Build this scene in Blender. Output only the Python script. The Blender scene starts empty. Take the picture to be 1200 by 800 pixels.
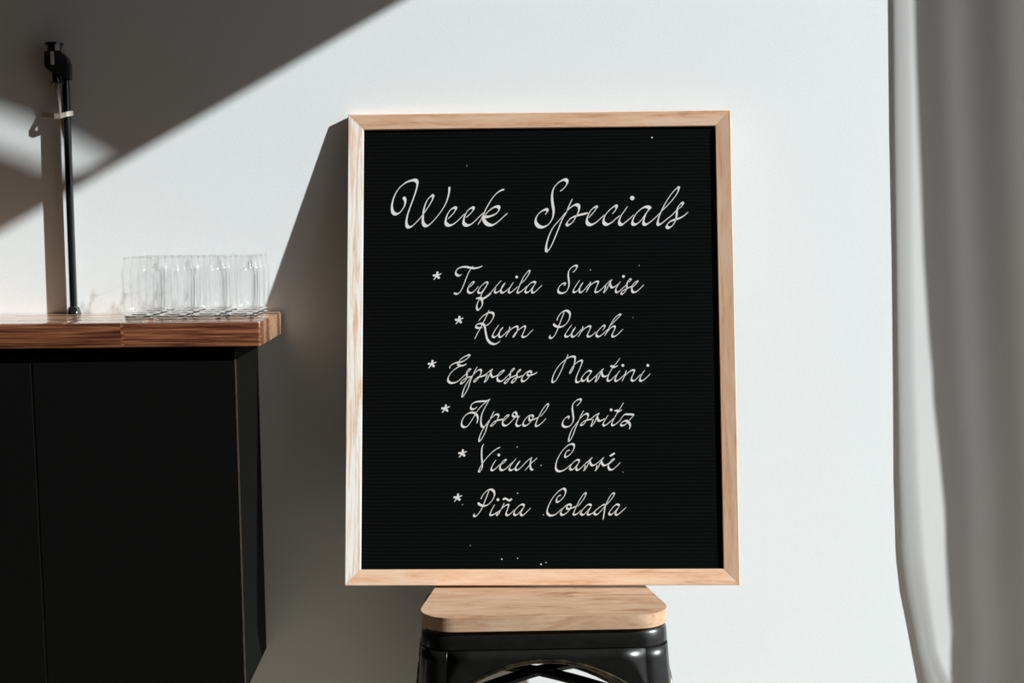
import bpy, bmesh, math, random
from mathutils import Vector, Matrix
from mathutils.geometry import tessellate_polygon
random.seed(7)
scene = bpy.context.scene
COL = scene.collection

# ------------------------------------------------------------------ camera
F = 1600.0                       # focal length in pixels of a 1200 px wide frame
ROLL = .008
CAM = Vector((0, -2.05, 1.18))
def _axes():
    a, b = (548 - 600) / F, (400 - 262) / F
    c, s = math.cos(-ROLL), math.sin(-ROLL)
    a2, b2 = a * c - b * s, a * s + b * c
    p = math.atan(b2); y = math.atan(-a2 * math.cos(p))
    fw = Vector((math.sin(y) * math.cos(p), math.cos(y) * math.cos(p), -math.sin(p)))
    rt = Vector((math.cos(y), -math.sin(y), 0)); up = rt.cross(fw)
    return fw, rt * math.cos(ROLL) - up * math.sin(ROLL), rt * math.sin(ROLL) + up * math.cos(ROLL)
FW, RT, UP = _axes()
cam_data = bpy.data.cameras.new('camera')
cam = bpy.data.objects.new('camera', cam_data)
COL.objects.link(cam)
m = Matrix((RT, UP, -FW)).transposed().to_4x4(); m.translation = CAM
cam.matrix_world = m
cam_data.sensor_width = 36.0
cam_data.lens = 36.0 * F / 1200.0
cam_data.clip_start = .05
scene.camera = cam

# ------------------------------------------------------------------ world, sun, exposure
world = bpy.data.worlds.new('World'); scene.world = world; world.use_nodes = True
bg = world.node_tree.nodes['Background']
bg.inputs[0].default_value = (.96, .97, 1.0, 1)
bg.inputs[1].default_value = .44
K, MS = 2.5, .559                 # the sun: K to the right per unit towards the room, MS up per unit to the right
SUN = Vector((K, -1, K * MS)).normalized()
sd = bpy.data.lights.new('sun', 'SUN'); sd.energy = 7.75; sd.angle = math.radians(.72); sd.color = (.955, 1, 1.0)
sun = bpy.data.objects.new('sun', sd); COL.objects.link(sun)
sun.rotation_euler = SUN.to_track_quat('Z', 'Y').to_euler(); sun.location = (3, -2, 3)
scene.view_settings.view_transform = 'Standard'
scene.view_settings.look = 'None'
scene.view_settings.exposure = 0
scene.view_settings.gamma = 1
scene.view_settings.use_curve_mapping = False

# ------------------------------------------------------------------ helpers
def ray(x, y):
    return FW + RT * ((x - 600) / F) + UP * ((400 - y) / F)
def atY(x, y, Y):
    d = ray(x, y); return CAM + d * ((Y - CAM.y) / d.y)
def atZ(x, y, Z):
    d = ray(x, y); return CAM + d * ((Z - CAM.z) / d.z)
def atPlane(x, y, p, n):
    d = ray(x, y); return CAM + d * ((p - CAM).dot(n) / d.dot(n))

def tag(o, label=None, cat=None, group=None, kind=None):
    if label: o['label'] = label
    if cat: o['category'] = cat
    if group: o['group'] = group
    if kind: o['kind'] = kind
    return o
def empty(name, loc, label, cat, group=None, rotm=None):
    o = bpy.data.objects.new(name, None); COL.objects.link(o)
    o.empty_display_size = .05
    if rotm is not None:
        o.matrix_world = Matrix.Translation(loc) @ rotm.to_4x4()
    else:
        o.location = loc
    return tag(o, label, cat, group)
def obj(name, bm, mat, parent=None, smooth=False, loc=None, rot=None, recalc=True):
    me = bpy.data.meshes.new(name)
    if recalc: bmesh.ops.recalc_face_normals(bm, faces=bm.faces)
    bm.to_mesh(me); bm.free()
    if mat: me.materials.append(mat)
    for p in me.polygons: p.use_smooth = bool(smooth)
    o = bpy.data.objects.new(name, me); COL.objects.link(o)
    if parent: o.parent = parent
    if loc is not None: o.location = loc
    if rot is not None: o.rotation_euler = rot
    if smooth and smooth is not True:
        try:
            me.set_sharp_from_angle(angle=math.radians(smooth))
        except Exception: pass
    return o
def box(bm, x0, x1, y0, y1, z0, z1, bev=0, seg=2):
    vs = [bm.verts.new((x, y, z)) for z in (z0, z1) for y in (y0, y1) for x in (x0, x1)]
    fs = [(0, 2, 3, 1), (4, 5, 7, 6), (0, 1, 5, 4), (1, 3, 7, 5), (3, 2, 6, 7), (2, 0, 4, 6)]
    F_ = [bm.faces.new([vs[i] for i in f]) for f in fs]
    if bev:
        es = list({e for f in F_ for e in f.edges})
        bmesh.ops.bevel(bm, geom=es, offset=bev, segments=seg, affect='EDGES', profile=.5)
    return vs
def lathe(bm, prof, n=32, cx=0, cy=0, mod=None, cap=True):
    rings = []
    for r, z in prof:
        ring = []
        for i in range(n):
            a = 2 * math.pi * i / n
            rr = r if mod is None else mod(r, z, a)
            ring.append(bm.verts.new((cx + rr * math.cos(a), cy + rr * math.sin(a), z)))
        rings.append(ring)
    for A, B in zip(rings, rings[1:]):
        for i in range(n):
            j = (i + 1) % n
            bm.faces.new((A[i], A[j], B[j], B[i]))
    if cap:
        bm.faces.new(rings[0][::-1]); bm.faces.new(rings[-1])
def prism(bm, poly, y0, y1, bev=0):
    """poly in (x, z), extruded along y"""
    a = [bm.verts.new((x, y0, z)) for x, z in poly]
    b = [bm.verts.new((x, y1, z)) for x, z in poly]
    n = len(poly); fs = [bm.faces.new(a), bm.faces.new(b[::-1])]
    for i in range(n):
        j = (i + 1) % n
        fs.append(bm.faces.new((a[i], b[i], b[j], a[j])))
    if bev:
        es = list({e for f in fs for e in f.edges})
        bmesh.ops.bevel(bm, geom=es, offset=bev, segments=2, affect='EDGES', profile=.5)
def slab(bm, poly, z0, z1, bev=0, seg=3):
    """poly in (x, y), extruded along z, the two rims rounded"""
    a = [bm.verts.new((x, y, z0)) for x, y in poly]
    b = [bm.verts.new((x, y, z1)) for x, y in poly]
    n = len(poly); lo = bm.faces.new(a[::-1]); hi = bm.faces.new(b)
    for i in range(n):
        j = (i + 1) % n
        bm.faces.new((a[i], a[j], b[j], b[i]))
    if bev:
        bmesh.ops.bevel(bm, geom=list(lo.edges) + list(hi.edges), offset=bev, segments=seg, affect='EDGES', profile=.5)
def tube(bm, pts, r, n=10, flat=None):
    pts = [Vector(p) for p in pts]; rings = []
    for i, p in enumerate(pts):
        t = (pts[min(i + 1, len(pts) - 1)] - pts[max(i - 1, 0)]).normalized()
        ref = Vector((0, 1, 0)) if abs(t.y) < .9 else Vector((1, 0, 0))
        u = t.cross(ref).normalized(); v = t.cross(u).normalized()
        rr = r[i] if isinstance(r, (list, tuple)) else r
        ru, rv = (rr, rr) if flat is None else (rr, rr * flat)
        rings.append([bm.verts.new(p + u * ru * math.cos(2 * math.pi * k / n) + v * rv * math.sin(2 * math.pi * k / n)) for k in range(n)])
    for A, B in zip(rings, rings[1:]):
        for k in range(n):
            j = (k + 1) % n
            bm.faces.new((A[k], A[j], B[j], B[k]))
    bm.faces.new(rings[0][::-1]); bm.faces.new(rings[-1])
def rounded(poly_c, hw_front, hw_back, y0, y1, r, n=8):
    """rounded trapezoid outline (x, y): front edge at y0 (near), back edge at y1"""
    cs = [(-hw_front, y0), (hw_front, y0), (hw_back, y1), (-hw_back, y1)]
    out = []
    for i in range(4):
        p = Vector(cs[i]); a = Vector(cs[i - 1]); b = Vector(cs[(i + 1) % 4])
        d1 = (a - p).normalized(); d2 = (b - p).normalized()
        ang = math.acos(max(-1, min(1, d1.dot(d2)))) / 2
        t = r / math.tan(ang)
        c = p + (d1 + d2).normalized() * (r / math.sin(ang))
        s = p + d1 * t; e = p + d2 * t
        a0 = math.atan2(s.y - c.y, s.x - c.x); a1 = math.atan2(e.y - c.y, e.x - c.x)
        while a1 < a0: a1 += 2 * math.pi
        for k in range(n + 1):
            q = a0 + (a1 - a0) * k / n
            out.append((poly_c + c.x + r * math.cos(q), c.y + r * math.sin(q)))
    return out

# ------------------------------------------------------------------ materials
def new_mat(name):
    mt = bpy.data.materials.new(name); mt.use_nodes = True
    nt = mt.node_tree; b = nt.nodes['Principled BSDF']
    return mt, nt, b
def N(nt, t, **kw):
    n = nt.nodes.new(t)
    for k, v in kw.items(): setattr(n, k, v)
    return n
def mapping(nt, scale=(1, 1, 1), loc_rand=True):
    tc = N(nt, 'ShaderNodeTexCoord'); mp = N(nt, 'ShaderNodeMapping')
    mp.inputs['Scale'].default_value = scale
    nt.links.new(tc.outputs['Object'], mp.inputs['Vector'])
    if loc_rand:
        oi = N(nt, 'ShaderNodeObjectInfo'); ml = N(nt, 'ShaderNodeMath', operation='MULTIPLY'); ml.inputs[1].default_value = 37.0
        nt.links.new(oi.outputs['Random'], ml.inputs[0])
        cb = N(nt, 'ShaderNodeCombineXYZ')
        for i in range(3): nt.links.new(ml.outputs[0], cb.inputs[i])
        ad = N(nt, 'ShaderNodeVectorMath', operation='ADD')
        nt.links.new(mp.outputs[0], ad.inputs[0]); nt.links.new(cb.outputs[0], ad.inputs[1])
        return ad.outputs[0]
    return mp.outputs[0]
def ramp(nt, fac, stops):
    r = N(nt, 'ShaderNodeValToRGB')
    el = r.color_ramp.elements
    while len(el) < len(stops): el.new(.5)
    for e, (p, c) in zip(el, stops):
        e.position = p; e.color = (*c, 1)
    nt.links.new(fac, r.inputs[0]); return r.outputs[0]
def bump(nt, b, h, strength, dist=.001):
    n = N(nt, 'ShaderNodeBump'); n.inputs['Strength'].default_value = strength; n.inputs['Distance'].default_value = dist
    nt.links.new(h, n.inputs['Height']); nt.links.new(n.outputs[0], b.inputs['Normal'])
def noise(nt, vec, scale, detail=4, rough=.55, dist=0):
    n = N(nt, 'ShaderNodeTexNoise'); n.inputs['Scale'].default_value = scale
    n.inputs['Detail'].default_value = detail; n.inputs['Roughness'].default_value = rough
    n.inputs['Distortion'].default_value = dist
    nt.links.new(vec, n.inputs['Vector']); return n.outputs[0]
def plain(name, c, rough=.5, metal=0, nscale=40, amt=.12, bmp=0, coat=0):
    mt, nt, b = new_mat(name)
    v = mapping(nt); f = noise(nt, v, nscale)
    lo = tuple(x * (1 - amt) for x in c); hi = tuple(min(1, x * (1 + amt)) for x in c)
    nt.links.new(ramp(nt, f, [(.3, lo), (.7, hi)]), b.inputs['Base Color'])
    b.inputs['Roughness'].default_value = rough; b.inputs['Metallic'].default_value = metal
    if coat:
        b.inputs['Coat Weight'].default_value = coat; b.inputs['Coat Roughness'].default_value = .08
    if bmp: bump(nt, b, f, bmp)
    return mt
def endtone(mt, amt):
    nt = mt.node_tree; b = nt.nodes['Principled BSDF']; lk = b.inputs['Base Color'].links[0]; src = lk.from_socket
    oi = N(nt, 'ShaderNodeObjectInfo'); mr = N(nt, 'ShaderNodeMapRange'); mr.inputs[3].default_value = 1 - amt; mr.inputs[4].default_value = 1 + amt
    nt.links.new(oi.outputs['Random'], mr.inputs[0])
    hs = N(nt, 'ShaderNodeHueSaturation'); nt.links.new(mr.outputs[0], hs.inputs['Value']); nt.links.new(src, hs.inputs['Color'])
    nt.links.new(hs.outputs[0], b.inputs['Base Color'])
def wood(name, stops, stretch, wave_scale, rough=.45, dist=6, bmp=.15, coat=0, fine=60):
    """stretch: mapping scale, small along the grain; darker streaks from distorted bands and fine pores"""
    mt, nt, b = new_mat(name)
    v = mapping(nt, stretch)
    f1 = noise(nt, v, wave_scale, 5, .6, dist)
    f2 = noise(nt, v, fine, 5, .7, .3)
    mx = N(nt, 'ShaderNodeMix'); mx.inputs[0].default_value = .35
    nt.links.new(f1, mx.inputs[2]); nt.links.new(f2, mx.inputs[3])
    nt.links.new(ramp(nt, mx.outputs[0], stops), b.inputs['Base Color'])
    b.inputs['Roughness'].default_value = rough
    if coat:
        b.inputs['Coat Weight'].default_value = coat; b.inputs['Coat Roughness'].default_value = .12
    bump(nt, b, mx.outputs[0], bmp, .0006)
    return mt

M = {}
M['wall'] = plain('white_plaster', (.80, .825, .83), .75, nscale=420, amt=.02, bmp=.12)
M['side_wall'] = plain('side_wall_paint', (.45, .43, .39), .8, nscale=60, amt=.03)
M['dark_wall'] = plain('dark_wall_paint', (.035, .033, .030), .8, nscale=50, amt=.05)
M['floor'] = plain('warm_floor', (.46, .38, .29), .6, nscale=9, amt=.1)
M['ceiling'] = plain('ceiling_paint', (.55, .53, .48), .85, nscale=30, amt=.03)
M['oak'] = wood('light_oak', [(.36, (.55, .29, .165)), (.47, (.745, .45, .285)), (.60, (.80, .56, .405))], (5, 60, 60), 1.3, .42, .8, .25, fine=9)
M['oak_glare'] = wood('glare_oak', [(.41, (.60, .37, .25)), (.475, (.67, .54, .45)), (.53, (.70, .68, .65))], (5, 130, 130), 1.2, .38, 1.3, .3, fine=6)  # sun glare on the left rail, painted in as paler wood colour
M['seat'] = wood('seat_pine', [(.33, (.19, .085, .038)), (.43, (.43, .25, .15)), (.60, (.56, .385, .265))], (7, 40, 40), 1.2, .45, 1.2, .12, fine=7)
M['walnut'] = wood('oiled_stave_wood', [(.38, (.035, .011, .006)), (.47, (.115, .036, .018)), (.58, (.30, .115, .055))], (3, 110, 110), 1.5, .3, 1.2, .06, fine=5)
M['walnut'].node_tree.nodes['Principled BSDF'].inputs['Coat Weight'].default_value = .9
M['walnut'].node_tree.nodes['Principled BSDF'].inputs['Coat Roughness'].default_value = .06
M['walnut_light'] = wood('pale_stave_wood', [(.38, (.20, .08, .035)), (.47, (.44, .215, .105)), (.58, (.68, .43, .26))], (3, 110, 110), 1.5, .3, 1.2, .06, fine=5)
for k_ in ('walnut_light',):
    M[k_].node_tree.nodes['Principled BSDF'].inputs['Coat Weight'].default_value = .9
    M[k_].node_tree.nodes['Principled BSDF'].inputs['Coat Roughness'].default_value = .06
endtone(M['walnut'], .25); endtone(M['walnut_light'], .3)
M['black_board'] = plain('matte_black_panel', (.0030, .0032, .0028), .6, nscale=500, amt=.35, bmp=.06)
M['plinth'] = plain('black_recess', (.004, .004, .004), .8)
M['ply_edge'] = plain('raw_panel_edge', (.05, .032, .022), .7, nscale=90, amt=.4)
M['felt'] = plain('black_felt', (.0022, .0030, .0030), .9, nscale=900, amt=.5, bmp=.3)
M['letter'] = plain('white_lettering', (.70, .665, .65), .6, nscale=200, amt=.02)
M['steel'] = plain('black_stool_paint', (.006, .006, .0055), .33, 0, 60, .3, coat=.35)
M['worn'] = wood('worn_steel_edge', [(.42, (.012, .011, .010)), (.55, (.10, .075, .045)), (.68, (.36, .30, .2))], (30, 30, 30), 1.0, .3, 1, .1)
M['worn'].node_tree.nodes['Principled BSDF'].inputs['Metallic'].default_value = .7
M['rubber'] = plain('black_rubber', (.01, .01, .01), .8)
M['gloss_black'] = plain('gloss_black_plastic', (.006, .009, .010), .07, 0, 60, .2, coat=.6)
M['black_plastic'] = plain('satin_black_plastic', (.028, .033, .035), .22, 0, 60, .2)
M['chrome'] = plain('chrome', (.75, .77, .78), .06, 1, 50, .03)
M['cream'] = plain('cream_plastic', (.60, .53, .46), .45, 0, 60, .08)
for k_, v_ in (('felt', .05), ('black_board', .07), ('plinth', .1)): M[k_].node_tree.nodes['Principled BSDF'].inputs['Specular IOR Level'].default_value = v_
M['gloss_black'].node_tree.nodes['Principled BSDF'].inputs['Specular IOR Level'].default_value = 1.0
# curtain: woven cloth that lets a little light through
for nm, mixv in (('curtain_cloth', .10), ('fill_sheer', .80)):
    mt, nt, b = new_mat(nm)
    v = mapping(nt, (1, 1, 1), False); f = noise(nt, v, 700, 3)
    nt.links.new(ramp(nt, f, [(.3, (.76, .765, .755)), (.7, (.80, .805, .795))]), b.inputs['Base Color'])
    b.inputs['Roughness'].default_value = .9
    tr = N(nt, 'ShaderNodeBsdfTranslucent'); tr.inputs[0].default_value = (.62, .58, .50, 1)
    ms = N(nt, 'ShaderNodeMixShader'); ms.inputs[0].default_value = mixv
    nt.links.new(b.outputs[0], ms.inputs[1]); nt.links.new(tr.outputs[0], ms.inputs[2])
    nt.links.new(ms.outputs[0], nt.nodes['Material Output'].inputs[0])
    bump(nt, b, f, .08); M[nm] = mt
# thin drinking glass: clear, mirror-like towards its edges
mt, nt, b = new_mat('clear_glass')
nt.nodes.remove(b)
tc = N(nt, 'ShaderNodeTexCoord')
nz = noise(nt, tc.outputs['Object'], 26, 2)
bp = N(nt, 'ShaderNodeBump'); bp.inputs['Strength'].default_value = .5; bp.inputs['Distance'].default_value = .002
nt.links.new(nz, bp.inputs['Height'])
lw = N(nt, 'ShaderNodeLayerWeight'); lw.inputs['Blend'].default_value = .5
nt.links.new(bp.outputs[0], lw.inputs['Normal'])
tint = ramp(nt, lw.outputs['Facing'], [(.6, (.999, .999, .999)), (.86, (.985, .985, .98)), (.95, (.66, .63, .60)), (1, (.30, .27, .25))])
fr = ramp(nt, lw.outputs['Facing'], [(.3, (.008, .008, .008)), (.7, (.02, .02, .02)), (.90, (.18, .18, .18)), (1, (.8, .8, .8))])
tp = N(nt, 'ShaderNodeBsdfTransparent'); nt.links.new(tint, tp.inputs[0])
gl = N(nt, 'ShaderNodeBsdfGlossy'); gl.inputs['Roughness'].default_value = .05
nt.links.new(bp.outputs[0], gl.inputs['Normal'])
ms = N(nt, 'ShaderNodeMixShader')
nt.links.new(fr, ms.inputs[0]); nt.links.new(tp.outputs[0], ms.inputs[1]); nt.links.new(gl.outputs[0], ms.inputs[2])
nt.links.new(ms.outputs[0], nt.nodes['Material Output'].inputs[0])
M['glass'] = mt
mt, nt, b = new_mat('thick_glass')
b.inputs['Base Color'].default_value = (.97, .98, .97, 1); b.inputs['Roughness'].default_value = .02
b.inputs['Transmission Weight'].default_value = 1; b.inputs['IOR'].default_value = 1.45
M['glass_base'] = mt

# ------------------------------------------------------------------ the setting
XL, XR, YF, ZC = -3.2, .95, -4.2, 2.75
def struct(name, bm, mat): return tag(obj(name, bm, mat), kind='structure')
bm = bmesh.new(); box(bm, XL, XR + .03, 0, .12, 0, ZC); struct('wall_back', bm, M['wall'])
bm = bmesh.new(); box(bm, XL - .1, XR + .03, YF, .12, -.1, 0); struct('floor', bm, M['floor'])
bm = bmesh.new(); box(bm, XL - .1, XR + .03, YF, .12, ZC, ZC + .1); struct('ceiling', bm, M['ceiling'])
bm = bmesh.new(); box(bm, XL - .1, XL, YF, .12, 0, ZC); struct('wall_left', bm, M['dark_wall'])
bm = bmesh.new(); box(bm, XL - .1, XR + .03, YF - .1, YF, 0, ZC); struct('wall_front', bm, M['dark_wall'])
# right wall with the big window opening and an added unseen hole above, shaped to cast a light band
def to_right(px, py, X=XR, Y0=0.0):
    """where the sunbeam that lands on the back wall at this spot crosses the plane X"""
    p = atY(px, py, Y0); d = X - p.x
    return (p.y - d / K, p.z + d * MS)
ztop = to_right(450, 0)[1]
WY0, WY1, WZ0 = -.05, -1.35, .12
outer = [(0, 0), (YF, 0), (YF, ZC), (0, ZC)]
win = [(WY0, WZ0), (WY1, WZ0), (WY1, ztop), (WY0, ztop)]
band_hole = [to_right(*q) for q in [(-70, 116), (-30, 125), (5, 137), (42, 151), (70, 162), (100, 176), (121, 190), (97, 199), (70, 204), (38, 194), (10, 182), (-30, 168), (-70, 152)]]
bm = bmesh.new()
loops = [outer, win, band_hole]
flat = [p for l in loops for p in l]
tris = tessellate_polygon([[Vector((y, z, 0)) for y, z in l] for l in loops])
va = [bm.verts.new((XR, y, z)) for y, z in flat]; vb = [bm.verts.new((XR + .03, y, z)) for y, z in flat]
for t in tris:
    bm.faces.new([va[i] for i in t]); bm.faces.new([vb[i] for i in reversed(t)])
o = 0
for l in loops:
    n = len(l)
    for i in range(n):
        j = (i + 1) % n
        bm.faces.new((va[o + i], va[o + j], vb[o + j], vb[o + i]))
    o += n
struct('wall_right', bm, M['side_wall'])
# the window's reveal frame
bm = bmesh.new()
for y0, y1, z0, z1 in ((WY1 - .04, WY1, WZ0, ztop), (WY0, WY0 + .03, WZ0, ztop), (WY1 - .04, WY0 + .03, WZ0 - .04, WZ0)):
    box(bm, XR - .008, XR + .04, y0, y1, z0, z1)
struct('window_1', bm, M['side_wall'])

# ------------------------------------------------------------------ curtain in the right corner
def interp(tab, v):
    if v <= tab[0][0]: 
        a, b_ = tab[0], tab[1]
    else:
        for a, b_ in zip(tab, tab[1:]):
            if v <= b_[0]: break
    t = (v - a[0]) / (b_[0] - a[0])
    return a[1] + (b_[1] - a[1]) * t
edgeA = [(-100, 1041), (0, 1042.5), (150, 1044), (300, 1047), (450, 1048.5), (560, 1049), (650, 1051.5), (690, 1056), (740, 1066), (800, 1077), (830, 1083)]
edgeB = [(-100, 1054), (0, 1055), (150, 1056), (300, 1057), (450, 1060), (560, 1064), (650, 1070), (700, 1077), (760, 1087), (785, 1096), (800, 1102), (830, 1111)]
edgeC = [(-100, 1069), (0, 1070), (60, 1071.5), (150, 1075), (230, 1079), (300, 1082), (400, 1087.5), (440, 1091), (470, 1091.5), (540, 1097), (600, 1101), (660, 1101), (700, 1103), (745, 1109), (775, 1107), (800, 1104), (830, 1101)]
rows = [(-330 + 12 * i) for i in range(102)]
bm = bmesh.new(); grid = []
XC = .925
for i, py in enumerate(rows):
    pyc = max(-60, min(822, py))
    a = atY(interp(edgeA, pyc), py, 0.0); c = atY(interp(edgeC, pyc), py, -.0065); bX = atY(interp(edgeB, pyc), py, -.008).x
    z = a.z
    w = bX - a.x
    row = [Vector((a.x, -.0003, z)), Vector((a.x + w * .10, -.0011 - .27 * w * .09, z)), Vector((a.x + w * .5, -.0011 - .27 * w * .49, z)),
           Vector((a.x + w * .85, -.0011 - .27 * w * .83, z)), Vector((a.x + w * 1.12, -.0011 - .27 * w * .95, z))]
    yb = row[-1].y
    x = row[-1].x
    nn = 26
    for k in range(1, nn + 1):
        t = k / nn; X = x + (XC - .02 - x) * t
        fold = .0065 * math.sin(9 + 60 * (X - c.x)) * min(1, max(0, (X - c.x - .01) / .04))
        row.append(Vector((X, yb - .002 - .006 * t + fold, z)))
    # round the corner and run on in front of the right wall, up to the free hem that shades the cloth
    yc = -.011 - (XC - c.x) / K
    zc_shift = MS * (XC - c.x)
    # hem position at this height: boundary row whose beam crosses the plane at this z
    grid.append((row, z, c.x))
# hem table: height at XC -> Y
hem = sorted([(z + MS * (XC - cx), -.0068 - (XC - cx) / K) for row, z, cx in grid])
verts = []
for row, z, cx in grid:
    ye = interp(hem, z) if z < hem[-1][0] else hem[-1][1]
    for k in range(1, 5):
        a_ = math.pi / 2 * k / 4
        row.append(Vector((XC - .02 + .02 * math.sin(a_), row[30].y - .02 * (1 - math.cos(a_)), z)))
    y0 = row[-1].y
    for k in range(1, 11):
        t = k / 10; yy = y0 + (ye - y0) * t
        row.append(Vector((XC + .006 * math.sin(t * 9.42) * (1 - t), yy, z)))
    verts.append([bm.verts.new(p) for p in row])
for A, B in zip(verts, verts[1:]):
    for k in range(len(A) - 1):
        f = bm.faces.new((A[k], A[k + 1], B[k + 1], B[k]))
        if k >= 35: f.material_index = 1            # unseen sheer lining, added so sun through it brightens the corner
cur = obj('curtain', bm, M['curtain_cloth'], smooth=True)
cur.data.materials.append(M['fill_sheer'])
sol = cur.modifiers.new('cloth', 'SOLIDIFY'); sol.thickness = .0005; sol.offset = 0
tag(cur, 'floor-length pale grey curtain gathered in the right corner beside the white wall', 'curtain')

# ------------------------------------------------------------------ wall cabinet (black) and countertop
ZT = 1.0515                      # countertop surface
ZB = atY(200, 406.6, -.215).z
CX1 = -.279                      # right end of the countertop
cab = empty('wall_cabinet', (-.75, -.10, .535), 'matte black cabinet fixed to the white wall under the wooden countertop', 'cabinet')
def loc(v, base): return Vector(v) - Vector(base)
CB = Vector((-.75, -.10, .535)); CZ0, CZ1 = .5365, ZB
bm = bmesh.new(); box(bm, -1.5 - CB.x, -.331 - CB.x, -.183 - CB.y, 0 - CB.y, CZ0 - CB.z, CZ1 - CB.z); obj('carcass', bm, M['plinth'], cab)
gT, gB = atY(36, 412, -.2), atY(56, 812, -.2)
def door(xa0, xa1, xb0, xb1):
    """front panel between the x of its edges at the top (a) and at the bottom (b)"""
    bm = bmesh.new(); z0, z1 = CZ0 - CB.z, CZ1 - .009 - CB.z
    prism(bm, [(xb0 - CB.x, z0), (xb1 - CB.x, z0), (xa1 - CB.x, z1), (xa0 - CB.x, z1)], -.200 - CB.y, -.184 - CB.y, .0008)
    return obj('door', bm, M['black_board'], cab)
door(-1.5, gT.x - .0011, -1.5, gB.x - .0011)
cT, cB = atY(274.2, 412, -.2), atY(286.6, 812, -.2)
door(gT.x + .0009, cT.x - .0006, gB.x + .0009, cB.x - .0006)
bm = bmesh.new(); prism(bm, [(gB.x - .0013 - CB.x, CZ0 - CB.z), (gB.x + .0009 - CB.x, CZ0 - CB.z), (gT.x + .0009 - CB.x, CZ1 - .009 - CB.z), (gT.x - .0013 - CB.x, CZ1 - .009 - CB.z)], -.1985 - CB.y, -.1835 - CB.y)
tag(obj('edge_strip', bm, M['ply_edge'], cab), 'thin brown bare edge of a black panel')
bm = bmesh.new()
prism(bm, [(cB.x + .0004 - CB.x, CZ0 - CB.z), (-.3145 - CB.x, CZ0 - CB.z), (-.3165 - CB.x, CZ1 - CB.z), (cT.x + .0004 - CB.x, CZ1 - CB.z)], -.1985 - CB.y, -.0002 - CB.y, .0005)
obj('end_panel', bm, M['black_board'], cab)
bm = bmesh.new(); prism(bm, [(cB.x + .0003 - CB.x, CZ0 - CB.z), (cB.x + .0022 - CB.x, CZ0 - CB.z), (cT.x + .0022 - CB.x, CZ1 - .009 - CB.z), (cT.x + .0003 - CB.x, CZ1 - .009 - CB.z)], -.2005 - CB.y, -.1990 - CB.y)
tag(obj('edge_strip', bm, M['ply_edge'], cab), 'thin brown bare edge of the end panel')

TB = Vector((-.75, -.108, ZB))
top = empty('countertop', TB, 'thick oiled brown wood-stave countertop with glasses and the black tap column on it', 'countertop')
ns = 8; Y0, Y1 = -.2155, -.0005; sw = (Y1 - Y0) / ns
cuts = {0: [atY(142, 390, -.215).x, -1.05], 1: [-.43, -.90], 2: [-.62, -1.2], 3: [-.40, -.82], 4: [-.70, -1.1], 5: [-.50, -.95], 6: [-.66, -1.15], 7: [-.46, -.88]}
for i in range(ns):
    xs = [CX1] + cuts[i] + [-1.6]
    for j in range(len(xs) - 1):
        x1, x0 = xs[j], xs[j + 1]
        bm = bmesh.new()
        ya, yb = Y0 + sw * i, Y0 + sw * (i + 1)
        first, last = i == 0, i == ns - 1
        e = .0006
        poly = []
        if j == 0:
            r0 = .004
            if first:
                poly = [(x0, ya)] + [(x1 - r0 + r0 * math.sin(t), ya + r0 - r0 * math.cos(t)) for t in (0, .4, .8, 1.2, 1.57)] + [(x1, yb - e), (x0, yb - e)]
            elif last:
                r0 = .006
                poly = [(x0, ya + e * .2), (x1, ya + e * .2)] + [(x1 - r0 + r0 * math.cos(t), yb - r0 + r0 * math.sin(t)) for t in (0, .4, .8, 1.2, 1.57)] + [(x0, yb)]
            else:
                poly = [(x0, ya + e * .2), (x1, ya + e * .2), (x1, yb - e), (x0, yb - e)]
        else:
            poly = [(x0, ya + (0 if first else e * .2)), (x1, ya + (0 if first else e * .2)), (x1, yb - e), (x0, yb - e)]
        if i == 0 and j <= 1:
            # finger joint on the front stave: a comb where the two lengths meet
            pass
        mx = (x0 + x1) / 2; my = (ya + yb) / 2
        slab(bm, [(x - mx, y - my) for x, y in poly], 0, ZT - ZB, .0016 if (first or j == 0) else .0004, 2)
        obj('stave', bm, M['walnut' if i in (0, 2) or (i == 6) else 'walnut_light'], top, loc=(mx - TB.x, my - TB.y, 0), smooth=25)
# the finger joint teeth
bm = bmesh.new(); xj = cuts[0][0]
for k in range(7):
    z = .002 + k * (ZT - ZB - .004) / 7
    h = (ZT - ZB - .004) / 7
    vs = [(xj - .0005, z), (xj + .0050, z + h * .5), (xj - .0005, z + h * .9)]
    prism(bm, [(x - TB.x, zz) for x, zz in vs], Y0 - TB.y - .00012, Y0 - TB.y + .001)
obj('finger_joint', bm, M['walnut'], top)

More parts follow.
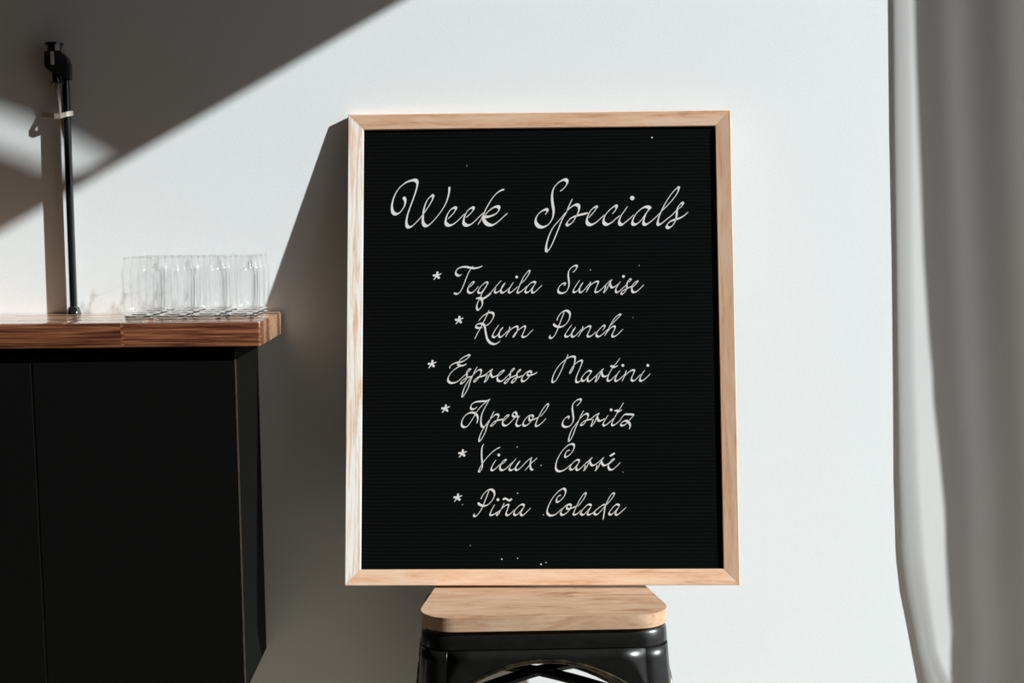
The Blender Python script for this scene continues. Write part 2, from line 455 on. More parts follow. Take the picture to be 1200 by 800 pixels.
# ------------------------------------------------------------------ drinking glasses
def glass_parts(parent):
    H = .0855; t = .0016; nf = 12
    def fl(r, z, a):
        k = min(1, max(0, (z - .006) / .006)) * min(1, max(0, (.066 - z) / .006))
        return r * (1 - k * .06 * abs(math.sin(a * nf / 2)))
    bm = bmesh.new()
    prof = [(.0195, .0035), (.0205, .007), (.0214, .013), (.0220, .03), (.0221, .05), (.0221, .062), (.0219, .067), (.0208, .0705), (.0194, .0728), (.0188, .0745), (.0188, .0835), (.0186, .0850), (.0182, H), (.0176, .0850), (.0174, .0835), (.0174, .0745),
            (.0180, .072), (.0200, .0685), (.0204, .064), (.0204, .03), (.0196, .014), (.0170, .0105), (.008, .0098), (.0004, .0097)]
    lathe(bm, prof, 72, mod=fl, cap=False)
    obj('bowl', bm, M['glass'], parent, smooth=True)
    bm = bmesh.new()
    lathe(bm, [(.0174, .0838), (.0188, .0838), (.0189, .0848), (.0187, .0857), (.0181, .0861), (.0175, .0857), (.0173, .0848), (.0174, .0838)], 40, cap=False)
    tag(obj('rim', bm, M['glass'], parent, smooth=True), 'rounded bright rim')
    bm = bmesh.new()
    lathe(bm, [(.0003, .0012), (.0140, .0010), (.0165, 0), (.0185, .0009), (.0194, .0030), (.0196, .0052), (.0180, .0078), (.0120, .0090), (.0003, .0092)], 40, cap=False)
    tag(obj('thick_base', bm, M['glass_base'], parent, smooth=True), 'thick rounded base')
cols = ['leftmost', 'second from left', 'second from right', 'rightmost']
rws = ['the front row', 'the second row', 'the third row', 'the back row']
xcs = [atY(px, 372, -.155).x for px in (164, 203.3, 242.6, 281.6)]
GP = .0448
first = empty('drinking_glass', (0, 0, 0), 'x', 'glass')
glass_parts(first)
for r_ in range(4):
    for c_ in range(4):
        if r_ == 0 and c_ == 0: g = first
        else:
            g = first.copy(); COL.objects.link(g)
            for ch in list(first.children):
                d = ch.copy(); COL.objects.link(d); d.parent = g
        g.location = (xcs[c_] + random.uniform(-.0002, .0002), -.1575 + GP * r_, ZT + .0001)
        g.rotation_euler = (0, 0, random.uniform(0, 6.28))
        tag(g, 'clear glass tumbler on the countertop, %s of %s of glasses' % (cols[c_], rws[r_]), 'glass', 'clear tumblers on the countertop')

# ------------------------------------------------------------------ tap column by the wall
TY = -.0112; PX = atY(86.2, 355, TY).x
PB = Vector((PX, TY, ZT))
tap = empty('tap_column', PB, 'tall slim glossy black tap column with cream hose standing on the countertop by the wall', 'tap')
def P(px, py, y=TY): 
    p = atY(px, py, y); return (p.x - PB.x, p.z - PB.z)
bm = bmesh.new(); lathe(bm, [(.0055, .006), (.0055, P(78, 90)[1])], 32); obj('pole', bm, M['gloss_black'], tap, smooth=40)
bm = bmesh.new(); lathe(bm, [(.0108, .0), (.0108, .0010), (.0100, .0030), (.0085, .0080), (.0070, .0105), (.0056, .0110)], 32); obj('base_flange', bm, M['gloss_black'], tap, smooth=30)
bm = bmesh.new(); prism(bm, [P(*q) for q in [(54.3, 61), (70.5, 60), (74, 62), (79.5, 67.5), (81.8, 73), (81.8, 93.5), (79, 92.5), (61, 84.2), (56.2, 81), (54.3, 77)]][::-1], -.0115, .0085, .0012)
obj('head', bm, M['black_plastic'], tap, smooth=30)
bm = bmesh.new(); prism(bm, [P(*q) for q in [(80.2, 72.5), (83.2, 75), (83.4, 94.5), (80.2, 93)]][::-1], -.008, .006, .0006); obj('side_plate', bm, M['black_plastic'], tap)
bm = bmesh.new(); cx = P(64.2, 57)[0]
lathe(bm, [(.0100, P(64, 61.5)[1]), (.0100, P(64, 54.5)[1]), (.0132, P(64, 53.5)[1]), (.0132, P(64, 51)[1]), (.0115, P(64, 50)[1])], 28, cx=cx, cy=-.003); obj('cap', bm, M['gloss_black'], tap, smooth=30)
bm = bmesh.new(); box(bm, P(66.2, 0)[0], P(71.5, 0)[0], -.0172, -.0155, P(0, 61)[1], P(0, 54)[1], .0004); tag(obj('clip', bm, M['letter'], tap), 'small clip on the cap, pale with a painted window highlight')  # pale colour paints a window highlight onto the clip
bm = bmesh.new(); box(bm, P(59.6, 0)[0], P(63.6, 0)[0], -.0124, -.0110, P(0, 77)[1], P(0, 61.5)[1], .0004); tag(obj('glint_strip', bm, M['letter'], tap), 'painted window glint on the head')  # window highlight on the head, put in as a pale strip
bm = bmesh.new(); z0 = P(66, 97)[1]; cx = P(66.5, 90)[0]
lathe(bm, [(.0060, z0), (.0062, P(66, 84)[1])], 20, cx=cx, cy=-.002); obj('nozzle', bm, M['gloss_black'], tap, smooth=30)
for s in (-1, 1):
    bm = bmesh.new(); box(bm, cx + s * .0052 - .001, cx + s * .0052 + .001, -.0095, -.006, z0 - .002, z0 + .001, .0003); tag(obj('prong', bm, M['chrome'], tap), 'tiny metal prong of the nozzle')
bm = bmesh.new()
tube(bm, [(P(67.5, 96)[0], -.001, P(67.5, 96)[1]), (P(68.5, 108)[0], -.001, P(0, 108)[1]), (P(69.8, 120)[0], -.0005, P(0, 120)[1]), (P(71.2, 135)[0], 0, P(0, 135)[1]), (P(73.0, 150)[0], .004, P(0, 150)[1]), (P(75.5, 166)[0], .006, P(0, 166)[1])], [.0040, .0040, .0039, .0036, .0030, .002], 14)
tag(obj('hose', bm, M['cream'], tap, smooth=True), 'cream plastic hose')
bm = bmesh.new()
pts = [(47.2, 133.4, .0085), (55, 134.6, .003), (65, 136.2, -.0050), (73, 136.3, -.0070), (80, 134.2, -.0068), (86, 132.6, -.001)]
prev = None
for x, y, dy in pts:
    px_, pz_ = P(x, y)
    ring = [bm.verts.new((px_, dy + d, pz_ + h)) for d, h in ((-.0012, -.0036), (-.0012, .0036), (.0012, .0036), (.0012, -.0036))]
    if prev:
        for k in range(4): bm.faces.new((prev[k], prev[(k + 1) % 4], ring[(k + 1) % 4], ring[k]))
    else: bm.faces.new(ring[::-1])
    prev = ring
bm.faces.new(prev)
tag(obj('strap', bm, M['cream'], tap), 'cream plastic strap around the hose and pole')

# ------------------------------------------------------------------ stool
SX = .0972; ZS = .6645
SB = Vector((SX, -.16, 0))
stool = empty('metal_stool', SB, 'black metal stool with pale wooden seat carrying the menu board', 'stool')
bm = bmesh.new()
out = rounded(0, .1735, .137, -.135, .096, .046, 12)
slab(bm, [(x, y) for x, y in out], ZS - .0185, ZS, .0042, 3)
obj('seat', bm, M['seat'], stool, smooth=50)
# seat pan with a rolled shoulder
def ringpts(hw, y0, y1, r, z): return [(x, y, z) for x, y in rounded(0, hw, hw, y0, y1, r, 10)]
bm = bmesh.new(); rings = []
for hw, dy, r, z in [(.150, -.012, .03, ZS - .0192), (.158, -.004, .036, ZS - .0196), (.1625, .0005, .04, ZS - .022), (.1650, .003, .042, ZS - .0265), (.1660, .004, .042, ZS - .037), (.1662, .0042, .042, ZS - .0435), (.1646, .003, .042, ZS - .0447), (.1646, .003, .042, ZS - .050)]:
    rings.append([bm.verts.new(p) for p in ringpts(hw, -.1285 - dy, .0900 + dy, r, z)])
for A, B in zip(rings, rings[1:]):
    n = len(A)
    for i in range(n): bm.faces.new((A[i], A[(i + 1) % n], B[(i + 1) % n], B[i]))
bm.faces.new(rings[0])
obj('seat_pan', bm, M['steel'], stool, smooth=35)
# skirt panels with an arch, one on each side, and corner legs
ZP = ZS - .0455; ZA = ZP - .0145
YM = (.0900 - .1285) / 2; DY = .1650 - (.0900 + .1285) / 2 - .004      # the stool is shallower than wide
def outer_half(z): return .1648 + (ZP - z) * .075
ZBK = atY(633, 776, -.06).z          # the rear apron reaches lower
def arch_half(z, za=None): return min(.126, .107 * math.sqrt(max(0, (za or ZA) - z) / .032))
RC = .040
def place(side, u, d, z):
    """u along the side, d outwards from the stool axis"""
    if side == 0: return (u, YM - d + DY, z)
    if side == 1: return (d, YM + u, z)
    if side == 2: return (-u, YM + d - DY, z)
    return (-d, YM - u, z)
zs = [ZP, ZA + .0005] + [ZA - .0004, ZA - .002, ZA - .006, ZA - .012, ZA - .02, ZA - .03, ZA - .045, ZA - .065, ZA - .09]
for side in range(4):
    za = ZBK if side == 2 else ZA
    zs = [ZP, za + .0005] + [za - d for d in (.0002, .001, .003, .006, .01, .015, .022, .03, .04, .06, .085)]
    bm = bmesh.new(); off = .0 if side % 2 == 0 else -.0
    for s in (-1, 1):
        rowsv = []
        for z in zs:
            sh = 0 if side % 2 == 0 else DY; oh = outer_half(z) - .0335 - sh; ah = max(0, arch_half(z, za) - sh * .8) if z < za else 0
            D = outer_half(z) + .0032 * (1 if side % 2 == 0 else 1)
            D = D - .0335 + .0335
            rowsv.append([bm.verts.new(place(side, s * (ah + (oh - ah) * t), D - .003, z)) for t in (0, .25, .5, .75, 1)])
        for A, B in zip(rowsv, rowsv[1:]):
            for k in range(4):
                f = (A[k], A[k + 1], B[k + 1], B[k])
                if len({tuple(v.co) for v in f}) == 4: bm.faces.new(f)
    bmesh.ops.remove_doubles(bm, verts=bm.verts, dist=1e-5)
    sk = obj('skirt', bm, M['steel'], stool, smooth=True)
    md = sk.modifiers.new('sheet', 'SOLIDIFY'); md.thickness = .0016; md.offset = 0
    # rolled, worn rim of the arch
    bm = bmesh.new()
    zz = [za - d for d in (.085, .06, .04, .03, .022, .015, .01, .006, .003, .001, .0002)]
    sh = 0 if side % 2 == 0 else DY * .8
    pts = [place(side, -max(0, arch_half(z, za) - sh), outer_half(z) + .0012, z) for z in zz] + [place(side, max(0, arch_half(z, za) - sh), outer_half(z) + .0012, z) for z in reversed(zz)]
    pts = [p for i, p in enumerate(pts) if i == 0 or (Vector(p) - Vector(pts[i - 1])).length > 1e-5]
    tube(bm, pts, .0028, 8)
    tag(obj('arch_rim', bm, M['worn'], stool, smooth=True), 'rolled rim with worn shiny edge')
for qx, qy in ((-1, -1), (1, -1), (1, 1), (-1, 1)):
    bm = bmesh.new(); rowsv = []
    for z in [ZP] + [ZA - d for d in (0, .02, .045, .09, .15, .25, .35, .45, .58)]:
        if z < .012: z = .012
        oh = outer_half(z); a_in = oh - .0345 if z > ZA - .09 else oh - .0345 - .0
        rr = .034
        prof = [(oh - rr - .0008, oh)]
        ccx = oh - rr
        for k in range(0, 9):
            t = math.pi / 2 * k / 8
            prof.append((ccx + rr * math.sin(t), ccx + rr * math.cos(t)))
        prof.append((oh, oh - rr - .0008))
        rowsv.append([bm.verts.new((qx * a, YM + qy * (b_ - DY), z)) for a, b_ in prof])
    for A, B in zip(rowsv, rowsv[1:]):
        for k in range(len(A) - 1): bm.faces.new((A[k], A[k + 1], B[k + 1], B[k]))
    lg = obj('leg', bm, M['steel'], stool, smooth=True)
    md = lg.modifiers.new('sheet', 'SOLIDIFY'); md.thickness = .002; md.offset = 0
    bm = bmesh.new(); o_ = outer_half(.012) - .018
    lathe(bm, [(.024, 0), (.024, .018), (.020, .022)], 20, cx=qx * o_, cy=YM + qy * (o_ - DY)); obj('rubber_foot', bm, M['rubber'], lg)
# crossed flat bars under the seat
ZX = atY(631, 779, -.16).z
for s in (-1, 1):
    bm = bmesh.new()
    e = outer_half(ZX - .03) - .014
    L = math.hypot(e, e - DY)
    a_ = math.atan2(e - DY, s * e)
    n = 16; pr = None
    for k in range(n + 1):
        t = -1 + 2 * k / n
        zc = ZX - .018 * abs(t) ** 1.6 + (.0012 if s > 0 else -.0012)
        c = Vector((math.cos(a_) * L * t, YM + math.sin(a_) * L * t, zc)); u = Vector((-math.sin(a_), math.cos(a_), 0))
        ring = [bm.verts.new(c + u * w + Vector((0, 0, h))) for w, h in ((-.013, -.004), (.013, -.004), (.013, .001), (-.013, .001))]
        if pr:
            for q in range(4): bm.faces.new((pr[q], pr[(q + 1) % 4], ring[(q + 1) % 4], ring[q]))
        else: bm.faces.new(ring[::-1])
        pr = ring
    bm.faces.new(pr)
    obj('cross_brace', bm, M['steel'], stool)

# ------------------------------------------------------------------ menu board
BW, BH = .56044, .68479
def rot_board(a, b_, c):
    return Matrix.Rotation(b_, 3, 'Z') @ Matrix.Rotation(a, 3, 'X') @ Matrix.Rotation(c, 3, 'Y')
BR = rot_board(-.18396, -.05924, -.00127)
BC = Vector((.1026, -.09157, 1.0052))
BO = BC - BR @ Vector((0, 0, BH / 2))          # middle of the lower edge, front plane
board = empty('letter_board', BO, 'oak-framed black felt menu board headed Week Specials standing on the stool', 'menu board', rotm=BR)
TH = .0125; FWID = .0225; SL = .0030; FELT = .0062
def member(L, ang, cx, cz, name='frame_rail', mat=None):
    """mitred rail: local x along it, local z from the outer edge inwards"""
    bm = bmesh.new(); secs = []
    prof = [(0, TH), (0, .0008), (.0008, 0), (FWID - .0008, SL - .0002), (FWID, SL + .0006), (FWID, TH)]
    for s in (-1, 1):
        secs.append([bm.verts.new((s * (L / 2 - u), y, u)) for u, y in prof])
    n = len(prof)
    for i in range(n):
        j = (i + 1) % n
        bm.faces.new((secs[0][i], secs[0][j], secs[1][j], secs[1][i]))
    bm.faces.new(secs[0]); bm.faces.new(secs[1][::-1])
    return obj(name, bm, mat or M['oak'], board, loc=(cx, 0, cz), rot=(0, ang, 0))
member(BW - .0003, 0, 0, 0); member(BW - .0003, math.pi, 0, BH)
tag(member(BH - .0003, math.pi / 2, -BW / 2, BH / 2, mat=M['oak_glare']), 'rail with sun glare painted in as paler colour, clear grain'); member(BH - .0003, -math.pi / 2, BW / 2, BH / 2)
# ribbed felt
bm = bmesh.new(); x0, x1 = -BW / 2 + FWID - .002, BW / 2 - FWID + .002
z0, z1 = FWID - .002, BH - FWID + .002
pitch = .0053; nr = int((z1 - z0) / pitch); prev = None
ys = [(0, .0005), (.12, .0005), (.30, .0001), (.5, 0), (.70, .0001), (.88, .0005)]
for k in range(nr + 1):
    for t, dy in ys:
        z = min(z1, z0 + (k + t) * (z1 - z0) / (nr + 1))
        pr = (bm.verts.new((x0, FELT + dy, z)), bm.verts.new((x1, FELT + dy, z)))
        if prev: bm.faces.new((prev[0], prev[1], pr[1], pr[0]))
        prev = pr
pr = (bm.verts.new((x0, FELT + .0007, z1)), bm.verts.new((x1, FELT + .0007, z1)))
bm.faces.new((prev[0], prev[1], pr[1], pr[0]))
obj('felt_panel', bm, M['felt'], board, recalc=False, smooth=True)
bm = bmesh.new(); box(bm, x0, x1, FELT + .0016, TH - .0004, z0, z1); obj('back_panel', bm, M['plinth'], board)

# ---- lettering: pen strokes drawn with a broad nib held at 48 degrees, laid on the felt
PLN = BO + BR @ Vector((0, FELT - .0004, 0)); PN = BR @ Vector((0, 1, 0)); BRI = BR.transposed()
def on_board(px, py):
    w = BRI @ (atPlane(px, py, PLN, PN) - BO); return w.x, w.z
def catmull(pts, step=5):
    out = []
    P_ = [pts[0]] + pts + [pts[-1]]
    for i in range(1, len(P_) - 2):
        a, b_, c, d = P_[i - 1:i + 3]
        for k in range(step):
            t = k / step
            out.append(tuple(.5 * (2 * b_[q] + (c[q] - a[q]) * t + (2 * a[q] - 5 * b_[q] + 4 * c[q] - d[q]) * t * t + (3 * b_[q] - a[q] - 3 * c[q] + d[q]) * t ** 3) for q in (0, 1)))
    out.append(pts[-1]); return out
NIB = math.radians(-50)
zoff = [0]
def stroke(bm, pts, wmin, wmax, taper=True):
    c = catmull(pts); n = len(c)
    s = []
    for i in range(n):
        a = c[max(0, i - 1)]; b_ = c[min(n - 1, i + 1)]
        dx, dy = b_[0] - a[0], b_[1] - a[1]; l = math.hypot(dx, dy) or 1
        th = math.atan2(dy, dx)
        w = wmin + (wmax - wmin) * abs(math.sin(th - NIB)) ** 1.9
        s.append([w, -dy / l, dx / l])
    ws = [sum(s[max(0, min(n - 1, i + k))][0] for k in (-1, 0, 1)) / 3 for i in range(n)]
    zoff[0] = (zoff[0] + 1) % 12
    y = FELT - .0001 - zoff[0] * .000008
    left, right = [], []
    for i, (p, (w, nx, ny)) in enumerate(zip(c, s)):
        w = ws[i] * (min(1, .55 + .2 * min(i, n - 1 - i)) if taper else 1) / 2
        a = on_board(p[0] + nx * w, p[1] + ny * w); b_ = on_board(p[0] - nx * w, p[1] - ny * w)
        left.append((bm.verts.new((a[0], y, a[1])), bm.verts.new((a[0], FELT + .0003, a[1]))))
        right.append((bm.verts.new((b_[0], y, b_[1])), bm.verts.new((b_[0], FELT + .0003, b_[1]))))
    for i in range(n - 1):
        bm.faces.new((left[i][0], left[i + 1][0], right[i + 1][0], right[i][0]))
        bm.faces.new((left[i][1], left[i + 1][1], left[i + 1][0], left[i][0]))
        bm.faces.new((right[i][0], right[i + 1][0], right[i + 1][1], right[i][1]))
def dot(bm, px, py, r):
    c = on_board(px, py); R_ = on_board(px + r, py); R_ = abs(R_[0] - c[0])
    v = [bm.verts.new((c[0] + R_ * math.cos(a * math.pi / 8), FELT - .00022, c[1] + R_ * math.sin(a * math.pi / 8))) for a in range(16)]
    w = [bm.verts.new((q.co.x, FELT + .0003, q.co.z)) for q in v]
    bm.faces.new(v)
    for i in range(16): bm.faces.new((v[i], v[(i + 1) % 16], w[(i + 1) % 16], w[i]))
# word: (name, [(x origin, y origin, scale, strokes, dots)])
A_ = (452, 200, 10.667); B_ = (515, 205, 11.424); C_ = (620, 203, 8.42); D_ = (685, 210, 12.31); E_ = (740, 210, 12.31)
F_ = (500, 305, 13.33); G_ = (565, 305, 13.33); H_ = (645, 303, 16); I_ = (695, 305, 16); J_ = (528, 355, 12); K_ = (640, 358, 12.63)
L_ = (495, 410, 13.33); M_ = (555, 420, 15); N_ = (640, 410, 16); O_ = (695, 410, 16); P_ = (512, 462, 13.33); Q_ = (585, 462, 16.67)
R_ = (652, 462, 12); S_ = (532, 515, 11.43); T_ = (645, 515, 14.12); U_ = (525, 568, 12); V_ = (635, 568, 11.43)
def S(s):
    return [tuple(float(v) for v in p.split(',')) for p in s.split()]
WORDS = [
 ('Week', 'title', [
  (A_, ['222,328 243,370 237,430 205,488 170,525 128,540 92,520 78,465 85,390 115,300 165,220 240,155 310,125 365,118 393,145 390,200 365,290 325,400 285,510 262,600 260,665 278,700 320,697 370,655 430,590 490,510 545,430 585,355 590,315 565,317 520,365 485,450 467,550 464,630 482,676 520,686 570,652 640,575 710,480 760,385 788,290 795,230 796,200'], []),
  (B_, ['112,588 170,530 215,468 215,442 190,440 145,468 105,530 84,600 88,648 122,672 175,662 235,620 300,555 340,515', '352,572 405,525 452,468 452,442 430,440 385,468 345,530 324,600 328,648 362,672 415,662 475,615 540,550 590,505',
        '868,190 820,208 770,240 715,300 660,385 615,470 580,550 545,615 514,662', '598,552 640,500 690,455 740,428 785,425 798,455 770,505 710,540 645,558 592,560 600,610 635,652 690,670 740,655 800,610 860,555 912,508'], [])]),
 ('Specials', 'title', [
  (C_, ['305,178 345,145 375,100 368,68 335,66 285,95 242,150 227,220 232,300 242,370 232,440 195,500 145,528 95,522 66,480 75,425 115,380 160,358 180,368 172,390 158,407', '428,250 395,320 365,390 325,460 285,560 240,670 205,740 175,768 170,715 195,620 240,530 300,460 350,400 400,345 450,313 487,318 492,360 470,415 430,480 385,510 374,490 410,445 470,418 530,403 580,390'], []),
  (D_, ['60,556 130,475 175,412 168,398 135,408 85,455 45,535 34,605 56,645 105,652 165,622 230,565 290,510', '400,500 440,455 463,402 450,384 410,402 350,455 300,515 275,590 288,635 330,650 390,622 450,570 510,520',
        '622,390 575,455 525,530 500,600 510,640 545,650 600,610 660,560 710,510', '955,425 920,402 870,400 810,432 745,495 702,570 692,628 717,650 765,636 830,575 880,500 935,435', '930,425 880,510 855,590 854,635 885,650 930,628 985,585 1040,535 1085,485'], [(688, 270, .0)]),
  (E_, ['440,455 520,375 600,285 665,190 682,118 650,132 580,205 510,310 450,420 402,530 380,610 388,650 430,638 510,575 590,510 650,445', '675,430 725,385 742,348 715,348 672,400 657,460 650,530 632,600 590,668 535,697 510,670 545,618 610,585 680,565 750,530 818,470'], [])]),
 ('Tequila', 'line', [
  (F_, ['545,215 510,238 470,225 454,190 475,140 530,110 600,100 670,112 740,122 810,112 870,86', '728,86 690,130 645,210 605,310 570,400 530,480 480,522 425,512', '665,420 705,385 736,348 720,338 680,372 647,430 643,478 667,504 715,500 765,455 810,405',
        '960,345 925,343 870,382 822,440 803,483 822,508 860,493 910,430 960,350', '965,345 915,430 865,510 838,580 800,650 782,720 797,772 835,752 868,690 866,630 835,592 775,592', '770,600 830,583 880,600 930,578 1010,515'], []),
  (G_, ['10,592 60,565 110,525 170,460 230,390 300,312', '215,430 195,485 220,503 265,480 310,430 355,362', '360,350 325,385 300,440 295,488 320,503 370,480 430,420', '490,338 450,400 420,460 418,493 445,501 500,460 560,405',
        '610,360 680,290 735,200 740,162 710,177 650,255 605,345 570,430 550,488 565,503 610,483 670,430 698,398', '843,350 800,335 750,362 697,420 674,480 697,501 740,480 790,420 836,355', '835,355 795,420 777,480 797,503 840,480 890,430 935,388'], [(540, 260, 0)])]),
 ('Sunrise', 'line', [
  (H_, ['415,258 465,215 498,158 488,132 450,133 395,167 350,220 335,300 342,390 350,470 335,550 290,620 220,645 163,632 143,590 165,530 210,480 262,460 278,478 255,510', '552,402 495,480 440,570 430,612 450,628 500,605 560,530 610,450', '615,440 570,500 547,570 547,618 570,630 620,600 680,530 740,460',
        '755,430 745,480 715,550 667,630', '680,590 730,520 790,465 850,432 892,432 892,465 860,540 842,600 852,627 895,618 960,570 1030,498'], []),
  (I_, ['170,530 240,460 300,400 358,358', '240,460 225,530 203,600 250,550 290,470 330,395 356,360', '325,400 325,455 345,503 390,500 440,470 475,438', '518,392 470,455 430,530 427,578 447,597 500,572 560,515 640,445', '655,408 700,378 703,353 680,357 647,400 635,460 630,520 600,588 553,627 528,617 545,580 600,545 660,515 725,488',
        '740,500 790,455 838,400 825,393 780,417 737,470 727,540 742,586 785,594 840,568 900,510 955,455'], [(570, 300, 0)])]),
 ('Rum', 'line', [
  (J_, ['540,100 505,180 465,260 415,360 375,430 342,502', '395,252 440,195 500,150 560,132 600,147 604,190 575,250 535,295 495,320', '445,342 385,350 357,330 372,302 420,288 465,300 484,350 495,420 515,500 555,555 610,576 660,562 695,530',
        '680,308 635,365 597,435 592,463 612,480 655,455 700,390 738,342', '740,335 700,380 682,435 687,473 715,473 765,430 800,390', '835,330 825,370 800,420 775,478', '790,440 840,378 895,338 938,330 943,360 930,410 905,455 880,478 895,440 930,400 980,358 1030,328 1050,333 1043,370 1017,430 1007,463 1030,477 1075,458 1120,410 1162,372'], [])]),
 ('Punch', 'line', [
  (K_, ['160,220 172,180 210,120 260,82 310,76 346,105 352,160 328,225 280,285 220,314 162,310 122,288 114,264', '268,92 240,165 200,270 170,350 125,440 85,478 52,468 62,432',
        '380,282 330,350 285,420 283,448 305,460 350,440 400,380 433,322', '437,315 400,360 382,410 380,448 402,460 440,438 490,385 522,348', '548,305 535,350 510,400 470,465', '500,410 560,345 620,308 657,308 648,350 620,410 612,443 635,458 680,438 740,385',
        '835,362 865,322 865,298 835,302 790,347 752,400 745,438 767,457 810,443 860,400 915,345', '950,295 1020,225 1085,160 1103,132 1070,137 1010,190 955,280 915,360 865,450', '890,410 940,345 990,308 1018,313 1013,350 985,410 977,443 1000,459 1050,433 1100,385 1138,345'], [])]),
 ('Espresso', 'line', [
  (L_, ['425,290 440,245 490,212 550,192 620,182 690,140 737,92 723,78 670,97 600,142 562,190 557,223 590,243 640,240 690,215', '590,250 520,290 450,350 407,420 402,478 440,512 510,508 570,475 640,410 690,370', '710,345 745,312 748,301 720,303 697,340 695,390 685,450 652,498 612,522 602,505 640,462 700,430 765,410',
        '858,260 825,315 790,390 750,480 710,600 660,690 624,732 627,680 660,580 720,480 780,400 840,338 888,309 916,317 912,370 880,430 840,478 810,492 817,465 870,427 935,412'], []),
  (M_, ['60,335 100,322 160,307 215,290', '150,312 220,270 280,220 340,182', '240,275 220,340 193,412 240,370 270,300 310,220 338,187', '305,225 307,280 330,322 380,313 430,282',
        '440,310 490,260 533,218 515,212 465,243 427,300 417,360 442,393 490,394 550,350 610,290 660,240', '670,235 708,192 700,178 667,207 647,260 640,330 605,393 562,431 547,415 580,372 640,342 700,312 760,290', '780,250 818,212 813,198 782,218 762,265 760,330 730,388 687,421 672,405 700,362 755,337 820,317 865,292',
        '1008,240 985,222 930,242 880,292 847,350 853,393 890,397 940,360 985,310 1018,260', '1018,258 1005,225 975,232 950,262 958,295 995,292 1060,273 1120,240'], [])]),
 ('Martini', 'line', [
  (N_, ['415,80 380,160 335,260 290,370 235,480 180,570 132,602 113,580 127,500 180,380 260,270 340,200 410,147 480,122 533,128 543,170 530,250 510,330 480,400 448,436 455,390 500,310 560,247 620,207 667,198 672,235 640,330 590,440 562,530 562,588 600,602 650,570', '858,410 810,388 750,417 692,480 663,540 682,577 730,563 790,490 852,413', '850,415 800,480 777,550 797,587 850,560 915,500 950,465'], []),
  (O_, ['0,530 70,470 140,400 200,345', '75,480 60,540 42,597 95,540 130,460 165,390 198,350', '160,390 167,440 187,487 235,492 295,460', '505,150 440,240 375,320 320,410 277,510 272,563 300,577 350,550 410,490 440,460', '318,312 345,300 380,318 420,315 465,287',
        '508,378 460,440 422,520 414,568 440,579 490,553 560,490 610,440', '625,380 610,430 590,490 540,585', '590,490 650,430 720,382 772,383 763,430 730,500 720,553 750,577 800,553 860,490 900,450', '972,378 930,430 887,510 880,558 905,579 960,553 1020,500 1075,438'], [(558, 288, 0), (1027, 288, 0)])]),
 ('Aperol', 'line', [
  (P_, ['625,195 590,223 547,229 528,205 547,152 610,117 700,107 780,100 830,72', '800,95 740,140 670,210 610,290 540,410 480,490 427,511 388,480 393,410 440,332 510,288 580,288 628,330 638,390 622,455', '820,85 775,160 730,240 697,330 687,420 697,487 730,508 780,470',
        '895,260 860,325 830,390 790,480 750,600 700,690 664,734 662,680 700,580 760,480 830,390 890,333 938,311 962,332 943,390 900,458 852,491 847,475 900,422 960,402 1040,387'], []),
  (Q_, ['88,522 140,465 183,418 165,408 120,432 77,500 67,560 87,601 140,606 200,565 270,490 330,430', '350,432 290,432 262,405 277,362 313,348 337,375 345,415 370,438 398,418 365,470 337,540 332,588 360,616 400,611 430,590',
        '640,412 580,418 512,480 468,560 478,607 530,606 590,560 645,480 663,430 630,408 595,430 585,465 592,500 640,500 700,477 760,452', '800,435 870,360 938,262 960,193 920,203 850,290 790,400 740,500 712,590 727,617 780,598 850,540 915,468'], [])]),
 ('Spritz', 'line', [
  (R_, ['285,160 330,120 347,82 330,68 287,82 242,122 225,185 232,260 240,340 225,400 180,447 122,456 88,430 97,370 140,322 178,312 165,350', '385,225 350,290 310,380 270,470 230,580 190,648 174,647 182,590 220,490 280,410 340,332 395,282 433,273 447,300 430,350 390,413 352,432 347,415 390,377 450,357 500,345',
        '480,350 540,300 605,260', '520,345 505,390 490,447 530,405 555,350 580,300 603,264', '575,300 582,345 602,370 640,363 685,338', '728,290 690,350 662,400 660,428 680,437 720,413 770,370 805,335', '945,115 900,190 850,270 800,360 780,413 795,435 840,413 890,370 930,312 962,282 1030,280 1095,284', '815,232 850,227 880,240 925,212',
        '1095,283 1060,325 1018,372', '998,398 960,428 922,437 907,420 930,388 980,370 1020,397 1038,440 1025,490'], [(770, 217, 0)])]),
 ('Vieux', 'line', [
  (S_, ['400,55 380,90 371,150 371,230 378,310 375,380 345,427 333,418 350,372 395,300 450,230 520,160 575,122 618,102', '565,268 530,320 502,375 502,403 525,409 570,375 620,325', '630,335 670,305 695,278 685,271 652,292 620,345 620,393 650,409 700,383 750,335 785,300',
        '832,250 790,305 747,370 743,398 770,409 815,380 855,330 885,287', '885,282 850,320 827,375 832,405 860,402 910,360 970,295 1045,235', '1045,235 1030,270 1022,330 1027,380 1045,402 1065,395', '1115,245 1075,280 1030,320 950,415'], [(600, 205, 0)])]),
 ('Carre', 'line', [
  (T_, ['320,170 280,187 247,230 243,278 270,282 330,240 383,160 393,97 365,73 310,83 240,137 165,230 110,340 88,440 103,502 155,524 225,502 290,455 345,400', '488,350 445,333 390,367 342,420 323,470 347,497 390,478 440,420 487,358', '480,360 440,430 427,480 452,502 500,473 560,415 620,355',
        '560,415 630,350 695,290', '580,420 570,470 547,518 600,455 630,390 665,330 693,294', '655,345 662,390 690,425 740,413 790,378', '752,410 822,350 887,290', '772,420 762,470 739,518 792,455 822,390 857,330 885,294', '847,345 854,390 882,425 932,413 975,380',
        '965,410 1010,370 1052,333 1040,323 1000,352 962,410 962,463 990,496 1040,487 1100,435 1160,375'], []), ((T_[0], T_[1], T_[2], 'acc'), ['985,272 1025,247 1065,222'], [])]),
 ('Pina', 'line', [
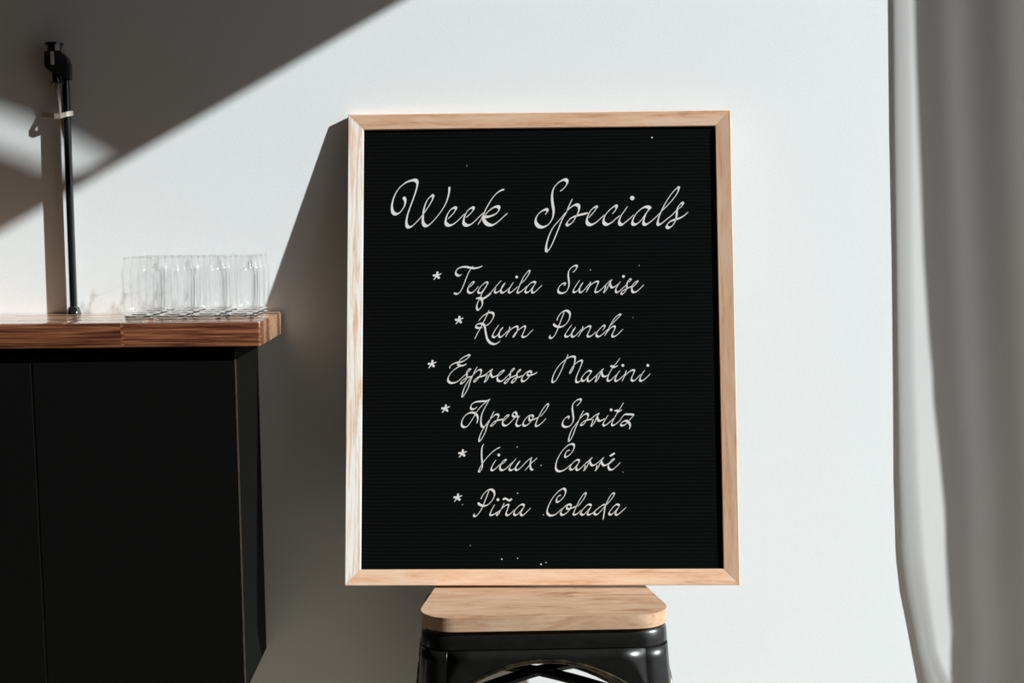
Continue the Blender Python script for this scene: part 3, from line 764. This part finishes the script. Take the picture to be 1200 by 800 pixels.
  (U_, ['465,200 477,165 515,112 565,72 612,66 646,95 652,150 618,220 560,278 500,294 447,277 422,248', '577,80 545,160 505,260 470,340 425,410 385,441 362,428 375,400', '658,275 620,340 594,400 597,422 625,422 670,400 730,360', '790,252 770,300 740,350 715,405 692,425 687,408 730,358 790,302 837,279 852,290 833,350 817,403 837,427 880,403 935,348',
        '1078,290 1040,273 990,302 942,360 927,403 947,425 990,403 1040,345 1078,297', '1073,297 1040,360 1022,403 1042,427 1085,403 1165,320'], [(702, 207, 0)]), ((U_[0], U_[1], U_[2], 'acc'), ['772,208 798,190 830,202 862,220 898,195'], [])]),
 ('Colada', 'line', [
  (V_, ['255,135 220,152 197,190 202,227 235,218 290,165 318,97 303,53 265,58 200,107 130,197 82,300 72,370 107,408 165,402 220,365 272,310', '390,268 365,260 320,278 272,330 253,383 280,402 330,375 375,325 393,285', '393,283 378,262 350,272 335,295 345,322 385,313 410,305 455,288',
        '480,290 530,230 580,152 588,111 560,123 507,200 462,290 427,370 427,397 470,388 530,335', '668,275 625,261 572,302 527,360 527,392 560,397 610,350 663,288', '660,290 625,350 612,393 640,397 690,370 742,318', '860,265 820,268 762,307 712,355 707,387 740,395 790,350 850,280 900,230 958,152 968,111 930,127 882,210 850,290 835,370 820,465',
        '1043,275 1000,261 952,302 907,360 902,387 930,397 980,355 1038,288', '1035,290 1000,345 987,388 1010,399 1060,363 1128,300'], [])]),
]
for word, size, groups in WORDS:
    bm = bmesh.new(); wmin, wmax = (.85, 4.7) if size == 'title' else (.72, 3.0)
    for fr_, strokes, dots in groups:
        ox, oy, sc = fr_[:3]
        for st in strokes:
            pts = [(ox + x / sc, oy + y / sc) for x, y in S(st)]
            if len(fr_) == 4: stroke(bm, pts, 2.0, 2.3, False)
            else: stroke(bm, pts, wmin, wmax)
        for x, y, _ in dots: dot(bm, ox + x / sc, oy + y / sc, 2.6 if size == 'title' else 1.65)
    obj('lettering', bm, M['letter'], board)
for ax, ay in [(512.0, 323.0), (537.8, 375.0), (506.1, 426.6), (521.9, 478.7), (541.8, 531.2), (536.2, 583.0)]:
    bm = bmesh.new()
    for (dx, dy), w in (((.8, -5.0), 2.6), ((-4.8, -.6), 2.6), ((3.0, 3.2), 2.8), ((5.2, -2.7), 1.3), ((-3.8, 4.6), 1.2)):
        q = [(ax, ay), (ax + dx * .5, ay + dy * .5), (ax + dx, ay + dy)]
        stroke(bm, q, w * .95, w)
    obj('asterisk', bm, M['letter'], board)
bm = bmesh.new()
for x, y, r in [(764, 161, .9), (588, 655, .8), (606.5, 654, .6), (634, 661, .9), (640, 659, .6), (606, 523.5, .6), (606.5, 577.7, .7), (542, 591, .5), (551, 639, .4), (692, 316, .6), (749, 311, .45), (634, 545, .5), (742, 372, .4), (547, 194, .5), (637, 603, .5), (730, 553, .4)]:
    dot(bm, x, y, r)
obj('lint', bm, M['letter'], board)['kind'] = 'stuff'

scene.cycles.use_denoising = True
scene.cycles.max_bounces = 14
scene.cycles.transparent_max_bounces = 48
scene.cycles.transmission_bounces = 12
